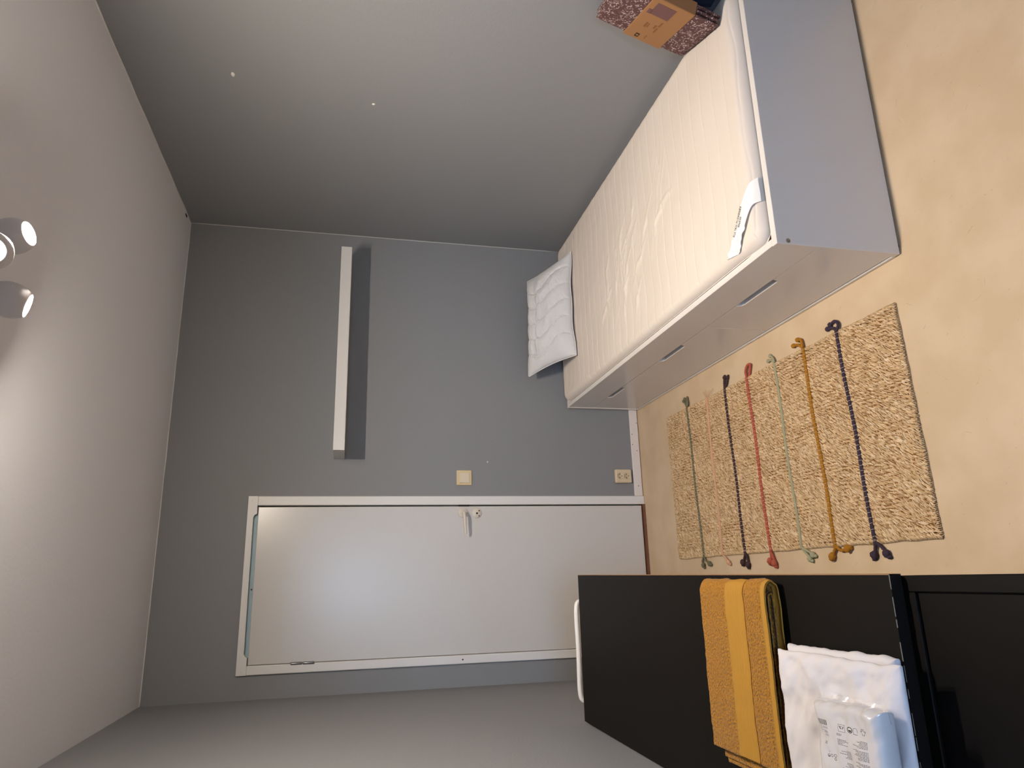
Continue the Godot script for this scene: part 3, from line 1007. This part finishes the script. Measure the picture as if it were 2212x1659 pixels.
func build_desk() -> void:
	var black := mat(Color(0.07, 0.06, 0.053), 0.5, 0.22, "black-brown laminate")
	var edge := mat(Color(0.55, 0.42, 0.29), 0.6, 0.4, "bare edge strip")
	var desk := thing("desk", Vector3(0.362, 0, 1.865), "long black-brown desk along the wall under the towel", "desk")
	var top := 0.75
	var thick := 0.022
	var p := [Vector3(0.1165, 0, 1.053), Vector3(0.6235, 0, 1.056), Vector3(0.608, 0, 2.676), Vector3(0.1115, 0, 2.676)]
	var st := begin()
	var mid := Vector3(0.36, top - thick / 2, 1.86)
	var up := []
	var dn := []
	for v in p:
		up.append(Vector3(v.x, top, v.z))
		dn.append(Vector3(v.x, top - thick, v.z))
	face(st, up.duplicate(), mid)
	face(st, dn.duplicate(), mid)
	for i in 4:
		var j := (i + 1) % 4
		face(st, [up[i], up[j], dn[j], dn[i]], mid)
	var board := obj("desk_top", st, black, desk)
	st = begin()
	var side := Vector3(0.0016, 0, 0)
	face(st, [up[1], up[1] + side, up[2] + side, up[2]], mid - Vector3(0, 1, 0))
	face(st, [up[1] + side, up[2] + side, dn[2] + side, dn[1] + side], mid)
	face(st, [dn[1], dn[1] + side, dn[2] + side, dn[2]], mid + Vector3(0, 1, 0))
	obj("edge_band", st, edge, board)
	# pale worn line along the near edge
	st = begin()
	for k in 9:
		var t0 := k / 9.0 * 0.62
		var a: Vector3 = up[2].lerp(up[3], t0) + Vector3(0, 0.0002, 0.0002)
		var b: Vector3 = up[2].lerp(up[3], t0 + 0.045 + 0.02 * sin(k * 2.3)) + Vector3(0, 0.0002, 0.0002)
		block(st, Transform3D(Basis(), (a + b) / 2), Vector3(absf(a.x - b.x) / 2, 0.0005, 0.0006))
	obj("worn_edge", st, mat(Color(0.42, 0.41, 0.38), 0.6), board).set_meta("kind", "stuff")
	for x in [0.150, 0.575]:
		for z in [1.10, 2.63]:
			obj("leg", solid(Vector3(x - 0.022, 0, z - 0.022), Vector3(x + 0.022, top - thick, z + 0.022), 0.002), black, desk)
	st = begin()
	span(st, Vector3(0.56, top - thick - 0.06, 1.122), Vector3(0.578, top - thick, 2.608), 0.001)
	span(st, Vector3(0.141, top - thick - 0.06, 1.122), Vector3(0.159, top - thick, 2.608), 0.001)
	obj("apron", st, black, desk)

	# lower black table that continues towards the camera
	var jet := mat(Color(0.03, 0.024, 0.02), 0.45, 0.25, "black lacquer")
	var tb := thing("side_table", Vector3(0.358, 0, 3.06), "black low table with a shallow rim against the desk's near end", "table")
	var h := 0.727
	var zt := 2.671
	var z2 := 3.44
	obj("table_top", solid(Vector3(0.1125, h - 0.035, zt), Vector3(0.6065, h - 0.006, z2), 0.002), jet, tb)
	st = begin()
	span(st, Vector3(0.581, h - 0.006, zt), Vector3(0.6065, h, z2), 0.0015)
	span(st, Vector3(0.1125, h - 0.006, zt), Vector3(0.138, h, z2), 0.0015)
	span(st, Vector3(0.138, h - 0.006, zt), Vector3(0.581, h, zt + 0.026), 0.0015)
	span(st, Vector3(0.138, h - 0.006, z2 - 0.026), Vector3(0.581, h, z2), 0.0015)
	obj("rim", st, jet, tb)
	for x in [0.14, 0.578]:
		for z in [zt + 0.03, z2 - 0.03]:
			obj("leg", solid(Vector3(x - 0.025, 0, z - 0.025), Vector3(x + 0.025, h - 0.035, z + 0.025), 0.002), jet, tb)

func build_chair() -> void:
	var tube_m := mat(Color(0.88, 0.87, 0.86), 0.35, 0.5, "white tube")
	var shell := mat(Color(0.74, 0.71, 0.68), 0.5, 0.4, "pale grey plastic")
	var ch := thing("chair", Vector3(0.343, 0, 0.74), "white tubular chair standing with its back to the desk's far end", "chair")
	var x0 := 0.162
	var x1 := 0.533
	var zb := 0.965
	var st := begin(true)
	var loop := [Vector3(x1, 0.42, zb - 0.07), Vector3(x1, 0.50, zb - 0.045), Vector3(x1, 0.68, zb - 0.006), Vector3(x1 - 0.006, 0.712, zb), Vector3(x1 - 0.032, 0.7325, zb), Vector3((x0 + x1) / 2, 0.734, zb + 0.006), Vector3(x0 + 0.032, 0.7325, zb), Vector3(x0 + 0.006, 0.712, zb), Vector3(x0, 0.68, zb - 0.006), Vector3(x0, 0.50, zb - 0.045), Vector3(x0, 0.42, zb - 0.07)]
	tube(st, smooth_path(loop, 0.01), 0.0095, 14)
	obj("back_frame", st, tube_m, ch)
	st = begin()
	block(st, Transform3D(Basis(Vector3.RIGHT, 0.2), Vector3((x0 + x1) / 2, 0.625, zb - 0.018)), Vector3((x1 - x0) / 2 - 0.012, 0.082, 0.006), 0.005)
	obj("backrest", st, shell, ch)
	st = begin()
	span(st, Vector3(x0 - 0.004, 0.435, zb - 0.45), Vector3(x1 + 0.004, 0.455, zb - 0.055), 0.009)
	obj("seat", st, shell, ch)
	for q in [[x0 + 0.012, zb - 0.09, 0.05], [x1 - 0.012, zb - 0.09, 0.05], [x0 + 0.012, zb - 0.42, -0.04], [x1 - 0.012, zb - 0.42, -0.04]]:
		st = begin(true)
		tube(st, smooth_path([Vector3(q[0], 0.436, q[1]), Vector3(q[0], 0.25, q[1] + q[2] * 0.4), Vector3(q[0], 0.002, q[1] + q[2])], 0.02), 0.0095, 12)
		obj("leg", st, tube_m, ch)

# ------------------------------------------------------------------ towel: layers folded over, seen from the fold's open side
func fold(pts: Array, thick: float, z0: float, z1: float, seed_: float, round0: bool, round1: bool, wave := 0.0011) -> SurfaceTool:
	var st := begin(true)
	var c := smooth_path(pts, 0.006)
	var n := c.size()
	var nz := maxi(int((z1 - z0) / 0.006), 3)
	var rows := []
	for i in nz + 1:
		var t := float(i) / nz
		var z := lerpf(z0, z1, t)
		var k := 1.0
		if round0: k = minf(k, sqrt(clampf((z - z0 + 0.001) / 0.006, 0.0, 1.0)))
		if round1: k = minf(k, sqrt(clampf((z1 - z + 0.001) / 0.006, 0.0, 1.0)))
		var row := PackedVector3Array()
		var outer := []
		var inner := []
		for j in n:
			var dir := (c[mini(j + 1, n - 1)] - c[maxi(j - 1, 0)]).normalized()
			var nr := Vector3(-dir.y, dir.x, 0)
			var w := wave * (wob.get_noise_3d(c[j].x * 700.0, c[j].y * 300.0 + seed_ * 91.0, z * 700.0) * 2.0 + (0.9 * wob.get_noise_3d(c[j].x * 4200.0, c[j].y * 4200.0, z * 4200.0) if thick > 0.009 else 0.0))
			var e := thick / 2 * k
			outer.append(c[j] + nr * (e + w) + Vector3(0, 0, z))
			inner.append(c[j] - nr * (e - w) + Vector3(0, 0, z))
		inner.reverse()
		for v in outer: row.append(v)
		for v in inner: row.append(v)
		rows.append(row)
	sheet(st, rows, true, [], true)
	for e in [0, nz]:
		for j in n - 1:
			var a: Vector3 = rows[e][j]
			var b: Vector3 = rows[e][j + 1]
			var d: Vector3 = rows[e][2 * n - 1 - j]
			var f: Vector3 = rows[e][2 * n - 2 - j]
			if e == 0:
				tri(st, a, f, b)
				tri(st, a, d, f)
			else:
				tri(st, a, b, f)
				tri(st, a, f, d)
	return st

func build_towel() -> void:
	var loops := noise_tex(0.032, 512, 14, null, FastNoiseLite.TYPE_SIMPLEX, 3)
	var terry := mat(Color(1, 1, 1), 0.95, 0.2, "mustard terry")
	terry.albedo_texture = noise_tex(0.05, 512, 15, ramp2(Color(0.54, 0.36, 0.09), Color(0.66, 0.465, 0.155), 0.3, 0.75), FastNoiseLite.TYPE_SIMPLEX, 3)
	world_tri(terry, 7.0)
	relief(terry, loops, 0.45)
	terry.rim_enabled = true
	terry.rim = 0.3
	terry.rim_tint = 0.9
	var flat := mat(Color(0.625, 0.46, 0.18), 0.8, 0.3, "mustard woven band")
	var lines := Image.create_empty(64, 64, false, Image.FORMAT_L8)
	for y in 64:
		for x in 64:
			lines.set_pixel(x, y, Color.WHITE * (0.5 + 0.5 * sin(TAU * y / 16.0)))
	flat.uv1_triplanar = true
	flat.uv1_world_triplanar = true
	flat.uv1_scale = Vector3(25, 25, 25)
	relief(flat, ImageTexture.create_from_image(lines), 0.07)
	var tw := thing("towel", Vector3(0.42, 0.751, 2.24), "folded mustard yellow terry towel with a woven band on the desk", "towel")
	var up := 0.7905
	var dn := 0.7590
	var big := [Vector3(0.252, up, 0), Vector3(0.33, up + 0.001, 0), Vector3(0.45, up, 0), Vector3(0.55, up, 0), Vector3(0.580, up - 0.001, 0), Vector3(0.5945, up - 0.007, 0), Vector3(0.5995, (up + dn) / 2, 0), Vector3(0.5935, dn + 0.007, 0), Vector3(0.575, dn + 0.0005, 0), Vector3(0.45, dn, 0), Vector3(0.33, dn, 0), Vector3(0.215, dn, 0)]
	var za := 2.108
	var zb := 2.374
	obj("terry_cloth", fold(big, 0.0125, za, 2.222, 1.0, true, true), terry, tw)
	obj("woven_band", fold(big, 0.0085, 2.2215, 2.2965, 1.0, false, false), flat, tw)
	obj("terry_cloth", fold(big, 0.0125, 2.296, 2.3625, 1.0, true, true), terry, tw)
	obj("hem", fold(big, 0.0085, 2.362, zb, 1.0, false, true), flat, tw)
	# the next fold, tucked inside the first
	var sm := [Vector3(0.262, 0.7795, 0), Vector3(0.36, 0.7795, 0), Vector3(0.50, 0.7795, 0), Vector3(0.562, 0.779, 0), Vector3(0.574, 0.7745, 0), Vector3(0.562, 0.7690, 0), Vector3(0.45, 0.7685, 0), Vector3(0.30, 0.7685, 0), Vector3(0.228, 0.7685, 0)]
	obj("inner_fold", fold(sm, 0.0095, za + 0.004, zb - 0.006, 3.0, true, true, 0.0008), terry, tw)

# a soft folded slab: half sizes, plump edges, a gently uneven top
func cushion(st: SurfaceTool, c: Vector3, h: Vector3, rad: float, uneven: float, seed_: float, sag := 0.0, turn := 0.0) -> void:
	st.set_smooth_group(0)
	var b := Basis(Vector3.UP, turn)
	var nx := 60
	var nz := 60
	for side in [1.0, -1.0]:
		var rows := []
		var uvs := []
		for i in nz + 1:
			var row := PackedVector3Array()
			var ur := []
			var tz := sin((float(i) / nz - 0.5) * PI)
			for j in nx + 1:
				var tx := sin((float(j) / nx - 0.5) * PI)
				var x := tx * h.x
				var z := tz * h.z
				var d := minf(h.x - absf(x), h.z - absf(z))
				var k := 1.0
				if d < rad:
					k = sqrt(maxf(1.0 - pow(1.0 - d / rad, 2.0), 0.0))
				var y: float = side * h.y * k
				if side > 0:
					y += k * uneven * wob.get_noise_3d(x * 900.0, seed_ * 77.0, z * 900.0) * 2.0
				y -= sag * pow(maxf(z / h.z, 0.0), 3.0)
				x += 0.004 * wob.get_noise_2d(z * 900.0, seed_ * 31.0) * signf(tx) * (1.0 if absf(tx) > 0.9 else 0.0)
				row.append(c + b * Vector3(x, y, z))
				ur.append(Vector2(0.5 + 0.5 * tz - 0.07, (h.x - tx * h.x) / 0.112 - 0.075))
			rows.append(row)
			uvs.append(ur)
		sheet(st, rows, side > 0, uvs)

func build_linen() -> void:
	var cloth := mat(Color(0.765, 0.75, 0.76), 0.8, 0.3, "white cotton")
	var ln := thing("white_linen", Vector3(0.30, 0.751, 2.56), "folded white cotton bedding under the clear bag on the desk", "bedding")
	var st := begin(true)
	cushion(st, Vector3(0.304, 0.7670, 2.543), Vector3(0.180, 0.0115, 0.140), 0.016, 0.002, 1.0, 0.002, 0.0)
	obj("lower_layer", st, cloth, ln)
	st = begin(true)
	cushion(st, Vector3(0.296, 0.7900, 2.555), Vector3(0.179, 0.0105, 0.155), 0.022, 0.005, 2.0, 0.006, 0.0)
	obj("upper_layer", st, cloth, ln)

	# clear bag with printed film on top
	var film := mat(Color(1, 1, 1), 0.18, 0.5, "clear printed film over white cloth")
	film.albedo_texture = film_print()
	film.clearcoat_enabled = true
	film.clearcoat = 0.8
	film.clearcoat_roughness = 0.08
	var pk := thing("bag_pack", Vector3(0.28, 0.796, 2.655), "clear printed plastic bag of white cloth lying on white bedding", "bag")
	st = begin(true)
	cushion(st, Vector3(0.274, 0.8275, 2.640), Vector3(0.142, 0.0205, 0.0745), 0.014, 0.003, 5.0, 0.002, 0.0)
	obj("bag_body", st, film, pk)
	# crimped end seal with its two raised corners
	var clear := mat(Color(0.90, 0.89, 0.89, 0.32), 0.12, 0.6, "clear film")
	clear.transparency = BaseMaterial3D.TRANSPARENCY_ALPHA
	st = begin(true)
	var rows := []
	for i in 31:
		var t := i / 30.0
		var z := lerpf(2.562, 2.716, t)
		var ear := exp(-pow((t - 0.02) / 0.08, 2)) + exp(-pow((t - 0.98) / 0.07, 2))
		var row := PackedVector3Array()
		for j in 7:
			var s := j / 6.0
			var x := 0.398 + s * (0.022 + 0.019 * ear)
			var y := lerpf(0.822, 0.814 + 0.016 * ear, s) + 0.002 * sin(t * 31.0) * s + 0.0015 * sin(t * 12.0)
			row.append(Vector3(x, y, z))
		rows.append(row)
	sheet(st, rows, false)
	obj("end_seal", st, clear, pk)

func film_print() -> ImageTexture:
	# drawn in a frame of 140 x 150 units (along the bag's length and width), 4 pixels to a unit
	var im := Image.create_empty(640, 640, false, Image.FORMAT_RGB8)
	im.fill(Color(0.76, 0.745, 0.745))
	var grey := Color(0.36, 0.34, 0.345)
	var bar := func(x: float, y: float, w: float, h: float, col: Color) -> void:
		im.fill_rect(Rect2i(int(x), int(y), maxi(int(w), 1), maxi(int(h), 1)), col)
	var dots := func(x: float, y: float, r0: float, r1: float, col: Color, a0 := 0.0, a1 := TAU) -> void:
		for yy in range(-int(r1) - 1, int(r1) + 2):
			for xx in range(-int(r1) - 1, int(r1) + 2):
				var d := Vector2(xx, yy).length()
				var a := fposmod(Vector2(xx, yy).angle(), TAU)
				if d >= r0 and d <= r1 and a >= a0 and a <= a1:
					im.set_pixel(clampi(int(x) + xx, 0, 639), clampi(int(y) + yy, 0, 639), col)
	var r := RandomNumberGenerator.new()
	r.seed = 77
	# barcode near the end of the bag
	var x := 22.0
	while x < 112:
		var w := float(r.randi_range(2, 5))
		bar.call(x, 118, w, 46, Color(0.38, 0.37, 0.37))
		x += w + r.randi_range(1, 3)
	for l in [[62, 176, 50, 5], [62, 186, 54, 5], [50, 206, 58, 4], [68, 214, 44, 5], [70, 222, 42, 5], [78, 236, 34, 5], [78, 246, 34, 5], [66, 300, 20, 8], [62, 312, 26, 8], [88, 378, 14, 6]]:
		bar.call(l[0], l[1], l[2], l[3], Color(0.52, 0.50, 0.50))
	# marks: framed square, round arrows, cup, three-arrow triangle
	for o in range(0, 3):
		bar.call(224 - o, 126 - o, 56 + 2 * o, 1, grey)
		bar.call(224 - o, 182 + o, 56 + 2 * o, 1, grey)
		bar.call(224 - o, 126 - o, 1, 57 + 2 * o, grey)
		bar.call(280 + o, 126 - o, 1, 57 + 2 * o, grey)
	for k in 20:
		bar.call(232 + k * 0.6, 140 + k, 12, 1, grey)
		bar.call(268 - k * 0.6, 140 + k, 8, 1, grey)
	bar.call(232, 138, 38, 3, grey)
	dots.call(330, 150, 19, 25, Color(0.12, 0.12, 0.12))
	dots.call(330, 150, 0, 15, Color(0.12, 0.12, 0.12), 0.0, PI)
	dots.call(336, 143, 0, 8, Color(0.83, 0.815, 0.815))
	dots.call(378, 142, 15, 18, grey, PI, TAU)
	bar.call(361, 142, 3, 34, grey); bar.call(394, 142, 3, 20, grey); bar.call(361, 174, 36, 4, grey)
	for k in 36:
		if k < 14 or k > 20:
			bar.call(430 + k * 0.5, 132 + k, 4, 2, Color(0.2, 0.2, 0.22))
			bar.call(476 - k * 0.5, 132 + k, 4, 2, Color(0.2, 0.2, 0.22))
		if k < 15 or k > 21:
			bar.call(432 + k * 1.25, 130, 2, 4, Color(0.2, 0.2, 0.22))
	bar.call(434, 116, 34, 7, Color(0.5, 0.49, 0.49))
	for q in [[84, 416], [116, 410], [148, 404]]:
		dots.call(q[0], q[1], 9, 13, grey)
		if q[0] == 84: dots.call(q[0], q[1], 0, 8, grey, 0.0, PI)
	dots.call(148, 432, 7, 11, grey)
	# blocks of small print: broken bars, too small to read
	for blk in [[200, 204, 90, 2, 0], [200, 250, 110, 5, 0], [210, 330, 110, 7, 1], [210, 430, 110, 8, 1], [340, 214, 150, 6, 1], [340, 290, 150, 8, 1], [350, 390, 140, 9, 1], [220, 540, 110, 5, 1], [350, 520, 130, 7, 1]]:
		for l in blk[3]:
			var w: float = blk[2] * r.randf_range(0.35, 1.0)
			var px: float = blk[0] + (blk[2] - w if blk[4] == 1 else 0.0)
			var stop := px + w
			while px < stop:
				var ww := r.randf_range(5, 16)
				bar.call(px, blk[1] + l * 10, minf(ww, stop - px), 5, grey)
				px += ww + 3
	im.fill_rect(Rect2i(0, 590, 640, 50), Color(0.76, 0.745, 0.745))
	return ImageTexture.create_from_image(im)

# ------------------------------------------------------------------ rug
func build_rug() -> void:
	var x0 := 0.697
	var x1 := 1.399
	var z0 := 0.404
	var z1 := 2.014
	var rug := thing("rug", Vector3(1.048, 0, 1.209), "natural jute rug with seven coloured cords on the cream floor", "rug")
	var jute := mat(Color(0.50, 0.35, 0.20), 0.9, 0.2, "jute")
	var base := begin(true)
	# the woven ground, its outline a little uneven
	var rows := []
	for i in 61:
		var row := PackedVector3Array()
		var t := i / 60.0
		for j in 31:
			var s := j / 30.0
			var p := rug_at(s, t)
			var d := minf(minf(s, 1 - s) * 0.70, minf(t, 1 - t) * 1.61)
			row.append(Vector3(p.x, 0.0085 * sqrt(clampf(d / 0.006, 0.0, 1.0)) + 0.0005, p.y))
		rows.append(row)
	sheet(base, rows, true)
	obj("woven_ground", base, jute, rug)
	# one strand: a short plump twist of fibre
	var st := begin(true)
	var seg := 5
	var ring := 6
	var prev := []
	for i in seg + 1:
		var t := float(i) / seg
		var r := 0.0019 * pow(sin(PI * clampf(t, 0.06, 0.94)), 0.5)
		var now := []
		for j in ring:
			var a := TAU * j / ring
			now.append(Vector3(cos(a) * r * 1.1, sin(a) * r + 0.0022 * sin(PI * t), (t - 0.5) * 0.023))
		if i > 0:
			for j in ring:
				var k := (j + 1) % ring
				tri(st, prev[j], now[k], now[j])
				tri(st, prev[j], prev[k], now[k])
		prev = now
	st.generate_normals()
	var strand := st.commit()
	var fibre := mat(Color(1, 1, 1), 0.62, 0.4, "jute strand")
	fibre.vertex_color_use_as_albedo = true
	strand.surface_set_material(0, fibre)
	var places := []
	var tones := []
	var lane := FastNoiseLite.new()
	lane.seed = 3
	lane.frequency = 1.0
	var cols := [Color(0.52, 0.345, 0.18), Color(0.61, 0.425, 0.235), Color(0.69, 0.51, 0.31), Color(0.38, 0.235, 0.115), Color(0.76, 0.60, 0.41)]
	var dz := 0.0041
	var lanes := int((x1 - x0) / 0.0118)
	for l in lanes:
		var s := (l + 0.5) / lanes
		var n := int((z1 - z0) / dz)
		for k in n:
			var t := (k + rng.randf_range(0.25, 0.75)) / n
			var p := rug_at(s, t)
			var ang := 0.62 + 0.40 * lane.get_noise_2d(p.x * 9.0, p.y * 5.0) + rng.randf_range(-0.17, 0.17)
			if rng.randf() < 0.04: ang += rng.randf_range(-0.8, 0.8)
			# strands run towards the camera and away from the bed
			var dir := Vector3(-sin(ang), 0, cos(ang))
			var b := Basis(Vector3.UP.cross(dir).normalized(), Vector3.UP, dir)
			b = b.rotated(dir, rng.randf_range(-0.4, 0.4)).scaled_local(Vector3(rng.randf_range(0.8, 1.2), rng.randf_range(0.8, 1.25), rng.randf_range(0.75, 1.1)))
			places.append(Transform3D(b, Vector3(p.x + rng.randf_range(-0.0025, 0.0025), 0.0087 + rng.randf_range(-0.0010, 0.0010) - (rug.position.y), p.y)))
			var c: Color = cols[rng.randi() % 3]
			var luck := rng.randf()
			if luck < 0.07: c = cols[3]
			elif luck > 0.88: c = cols[4]
			c = c * (1.0 + 0.16 * lane.get_noise_2d(p.x * 6.0, p.y * 40.0 + 70.0))
			tones.append(c)
	# whipped edge all round
	for e in 4:
		var long := 1.61 if e < 2 else 0.70
		var n := int(long / 0.0052)
		for k in n:
			var t := (k + 0.5) / n
			var p := rug_at([0.003, 0.997, t, t][e], [t, t, 0.0015, 0.9985][e])
			var dir := Vector3([-1, 1, 0.3, 0.3][e], -0.3 if e < 2 else 0.0, [0.3, 0.3, -1, 1][e]).normalized()
			var b := Basis(Vector3.UP.cross(dir).normalized(), Vector3.UP, dir).orthonormalized().scaled_local(Vector3(1.1, 1.1, 0.55))
			places.append(Transform3D(b, Vector3(p.x, 0.0072, p.y)))
			tones.append(cols[rng.randi() % 3] * rng.randf_range(0.75, 1.05))
			places.append(Transform3D(b, Vector3(p.x, 0.0036, p.y) + Vector3(dir.x, 0, dir.z) * 0.0022))
			tones.append(cols[rng.randi() % 3] * rng.randf_range(0.75, 1.0))
	var mm := MultiMesh.new()
	mm.transform_format = MultiMesh.TRANSFORM_3D
	mm.use_colors = true
	mm.mesh = strand
	mm.instance_count = places.size()
	for i in places.size():
		var t: Transform3D = places[i]
		t.origin -= Vector3(rug.position.x, 0, rug.position.z)
		mm.set_instance_transform(i, t)
		mm.set_instance_color(i, tones[i])
	var mi := MultiMeshInstance3D.new()
	mi.name = "jute_strands"
	mi.multimesh = mm
	mi.set_meta("kind", "stuff")
	rug.add_child(mi, true)

	# cords: name of colour, colour, where at the bed side and the door side, thickness, tails (x, z) with a knot or not
	var thread := mat(Color(0.85, 0.80, 0.74), 0.7)
	var list := [
		["navy cord", Color(0.245, 0.20, 0.245), 1.750, 1.773, 0.0070, [[[0.699, 1.773], [0.678, 1.764], [0.659, 1.755]], [[0.699, 1.773], [0.68, 1.794], [0.661, 1.809]], [[1.398, 1.750], [1.419, 1.76], [1.437, 1.744], [1.433, 1.718]], [[1.398, 1.750], [1.416, 1.732], [1.423, 1.702]]]],
		["mustard cord", Color(0.62, 0.42, 0.13), 1.562, 1.586, 0.0073, [[[0.695, 1.586], [0.679, 1.571], [0.662, 1.557]], [[0.695, 1.586], [0.679, 1.606], [0.684, 1.639]], [[1.402, 1.562], [1.433, 1.556], [1.441, 1.535]], [[1.402, 1.562], [1.421, 1.536], [1.427, 1.507]]]],
		["sage cord", Color(0.62, 0.61, 0.50), 1.382, 1.399, 0.0062, [[[0.698, 1.399], [0.678, 1.416], [0.658, 1.435]], [[0.698, 1.399], [0.684, 1.428], [0.671, 1.454]], [[1.402, 1.382], [1.423, 1.372], [1.437, 1.353]], [[1.402, 1.382], [1.417, 1.361], [1.421, 1.336]]]],
		["brick red cord", Color(0.66, 0.34, 0.27), 1.184, 1.203, 0.0073, [[[0.693, 1.203], [0.672, 1.198], [0.657, 1.189]], [[0.693, 1.203], [0.668, 1.211], [0.648, 1.215]], [[1.398, 1.184], [1.424, 1.176], [1.446, 1.192], [1.446, 1.212], [1.430, 1.208], [1.400, 1.194]]]],
		["dark plum cord", Color(0.27, 0.20, 0.205), 1.001, 1.021, 0.0068, [[[0.695, 1.021], [0.675, 1.003], [0.657, 0.988]], [[0.695, 1.021], [0.671, 1.027], [0.647, 1.025]], [[1.397, 1.001], [1.424, 0.998], [1.449, 1.0]], [[1.397, 1.001], [1.417, 1.016], [1.442, 1.026]]]],
		["pale pink cord", Color(0.80, 0.63, 0.51), 0.836, 0.838, 0.0062, [[[0.692, 0.838], [0.676, 0.857], [0.66, 0.873]], [[1.389, 0.836], [1.41, 0.823], [1.437, 0.797]], [[1.389, 0.836], [1.415, 0.828], [1.437, 0.819]], [[1.389, 0.836], [1.41, 0.849], [1.432, 0.858]], [[1.389, 0.836], [1.411, 0.863], [1.431, 0.889]]]],
		["grey green cord", Color(0.43, 0.42, 0.34), 0.638, 0.664, 0.0062, [[[0.692, 0.664], [0.673, 0.640], [0.654, 0.645]], [[0.692, 0.664], [0.674, 0.673], [0.659, 0.703]], [[1.402, 0.638], [1.431, 0.633], [1.450, 0.612]], [[1.402, 0.638], [1.423, 0.646], [1.446, 0.639]], [[1.402, 0.638], [1.428, 0.617], [1.442, 0.598]]]],
	]
	for q in list:
		var m := mat(q[1], 0.8, 0.25, q[0])
		m.rim_enabled = true
		m.rim = 0.2
		var pts := []
		for i in 13:
			var t := i / 12.0
			pts.append(Vector3(lerpf(1.398, 0.694, t), 0.0128, lerpf(q[2], q[3], t) + 0.003 * sin(t * PI * 3.0 + q[2] * 9.0)))
		st = begin(true)
		tube(st, smooth_path(pts, 0.003), q[4], 12, 2, 0.042, 0.20)
		var cord := tag(obj("cord", st, m, rug), q[0])
		# little tacking stitches over the cord
		st = begin(true)
		var path := smooth_path(pts, 0.003)
		var gap := 9
		var spots := range(4, path.size() - 8, gap)
		spots.append_array([path.size() - 6, path.size() - 4])
		if q[0] != "pale pink cord" and q[0] != "sage cord":
			for i in spots:
				var arc := []
				for k in 7:
					var a := lerpf(-0.25, PI + 0.25, k / 6.0)
					arc.append(path[i] + Vector3(0.0015 * cos(a), sin(a) * (q[4] + 0.0003), cos(a) * (q[4] + 0.0003)))
				tube(st, PackedVector3Array(arc), 0.00055, 5)
			var sts := obj("stitch", st, thread if q[1].v < 0.3 else mat(Color(q[1]).lerp(Color(0.92, 0.86, 0.78), 0.65), 0.7), cord)
			sts.set_meta("kind", "stuff")
		for tail in q[5]:
			var fray: bool = q[0] == "pale pink cord" and tail[0][0] > 1.0
			var thin: float = q[4] * (0.28 if fray else 0.80)
			var tp := []
			var nt: int = tail.size()
			for i in nt:
				var rise := 0.0125 if i == 0 else lerpf(0.012, thin + 0.0015, float(i) / (nt - 1))
				if fray: rise = [0.010, 0.012, 0.005][i]
				tp.append(Vector3(tail[i][0], rise, tail[i][1]))
			st = begin(true)
			tube(st, smooth_path(tp, 0.003), thin, 10, 2, 0.02, 0.2, 0.6 if fray else 1.0)
			var knots: bool = not fray and not (q[0] == "brick red cord" and tail[0][0] > 1.0)
			if knots:
				var e: Vector3 = tp[-1]
				var ah: Vector3 = (tp[-1] - tp[-2]).normalized()
				var big: float = q[4] * (1.75 if tail[0][0] < 1.0 else 1.25)
				lump(st, Vector3(e.x, big * 0.86 + 0.0006, e.z), Vector3(big * 1.05, big * 0.84, big * 1.05), 0.16, tail[0][1] * 10.0 + tail[-1][0])
				lump(st, Vector3(e.x, big * 0.7, e.z) + ah * big * 0.95, Vector3(big, big, big) * 0.62, 0.28, tail[0][1] * 17.0)
			obj("tail", st, m, cord)

# a place on the rug: s across from the door side to the bed side, t along from the far end to the near end
func rug_at(s: float, t: float) -> Vector2:
	var fl := Vector2(0.692, 0.409)
	var fr := Vector2(1.400, 0.398)
	var nl := Vector2(0.699, 2.021)
	var nr := Vector2(1.396, 2.006)
	var p := fl.lerp(fr, s).lerp(nl.lerp(nr, s), t)
	p.x += 0.004 * wob.get_noise_2d(s * 150.0, t * 500.0) * (1.0 if s < 0.5 else -1.0)
	p.y += 0.004 * wob.get_noise_2d(s * 300.0 + 80.0, t * 50.0)
	return p
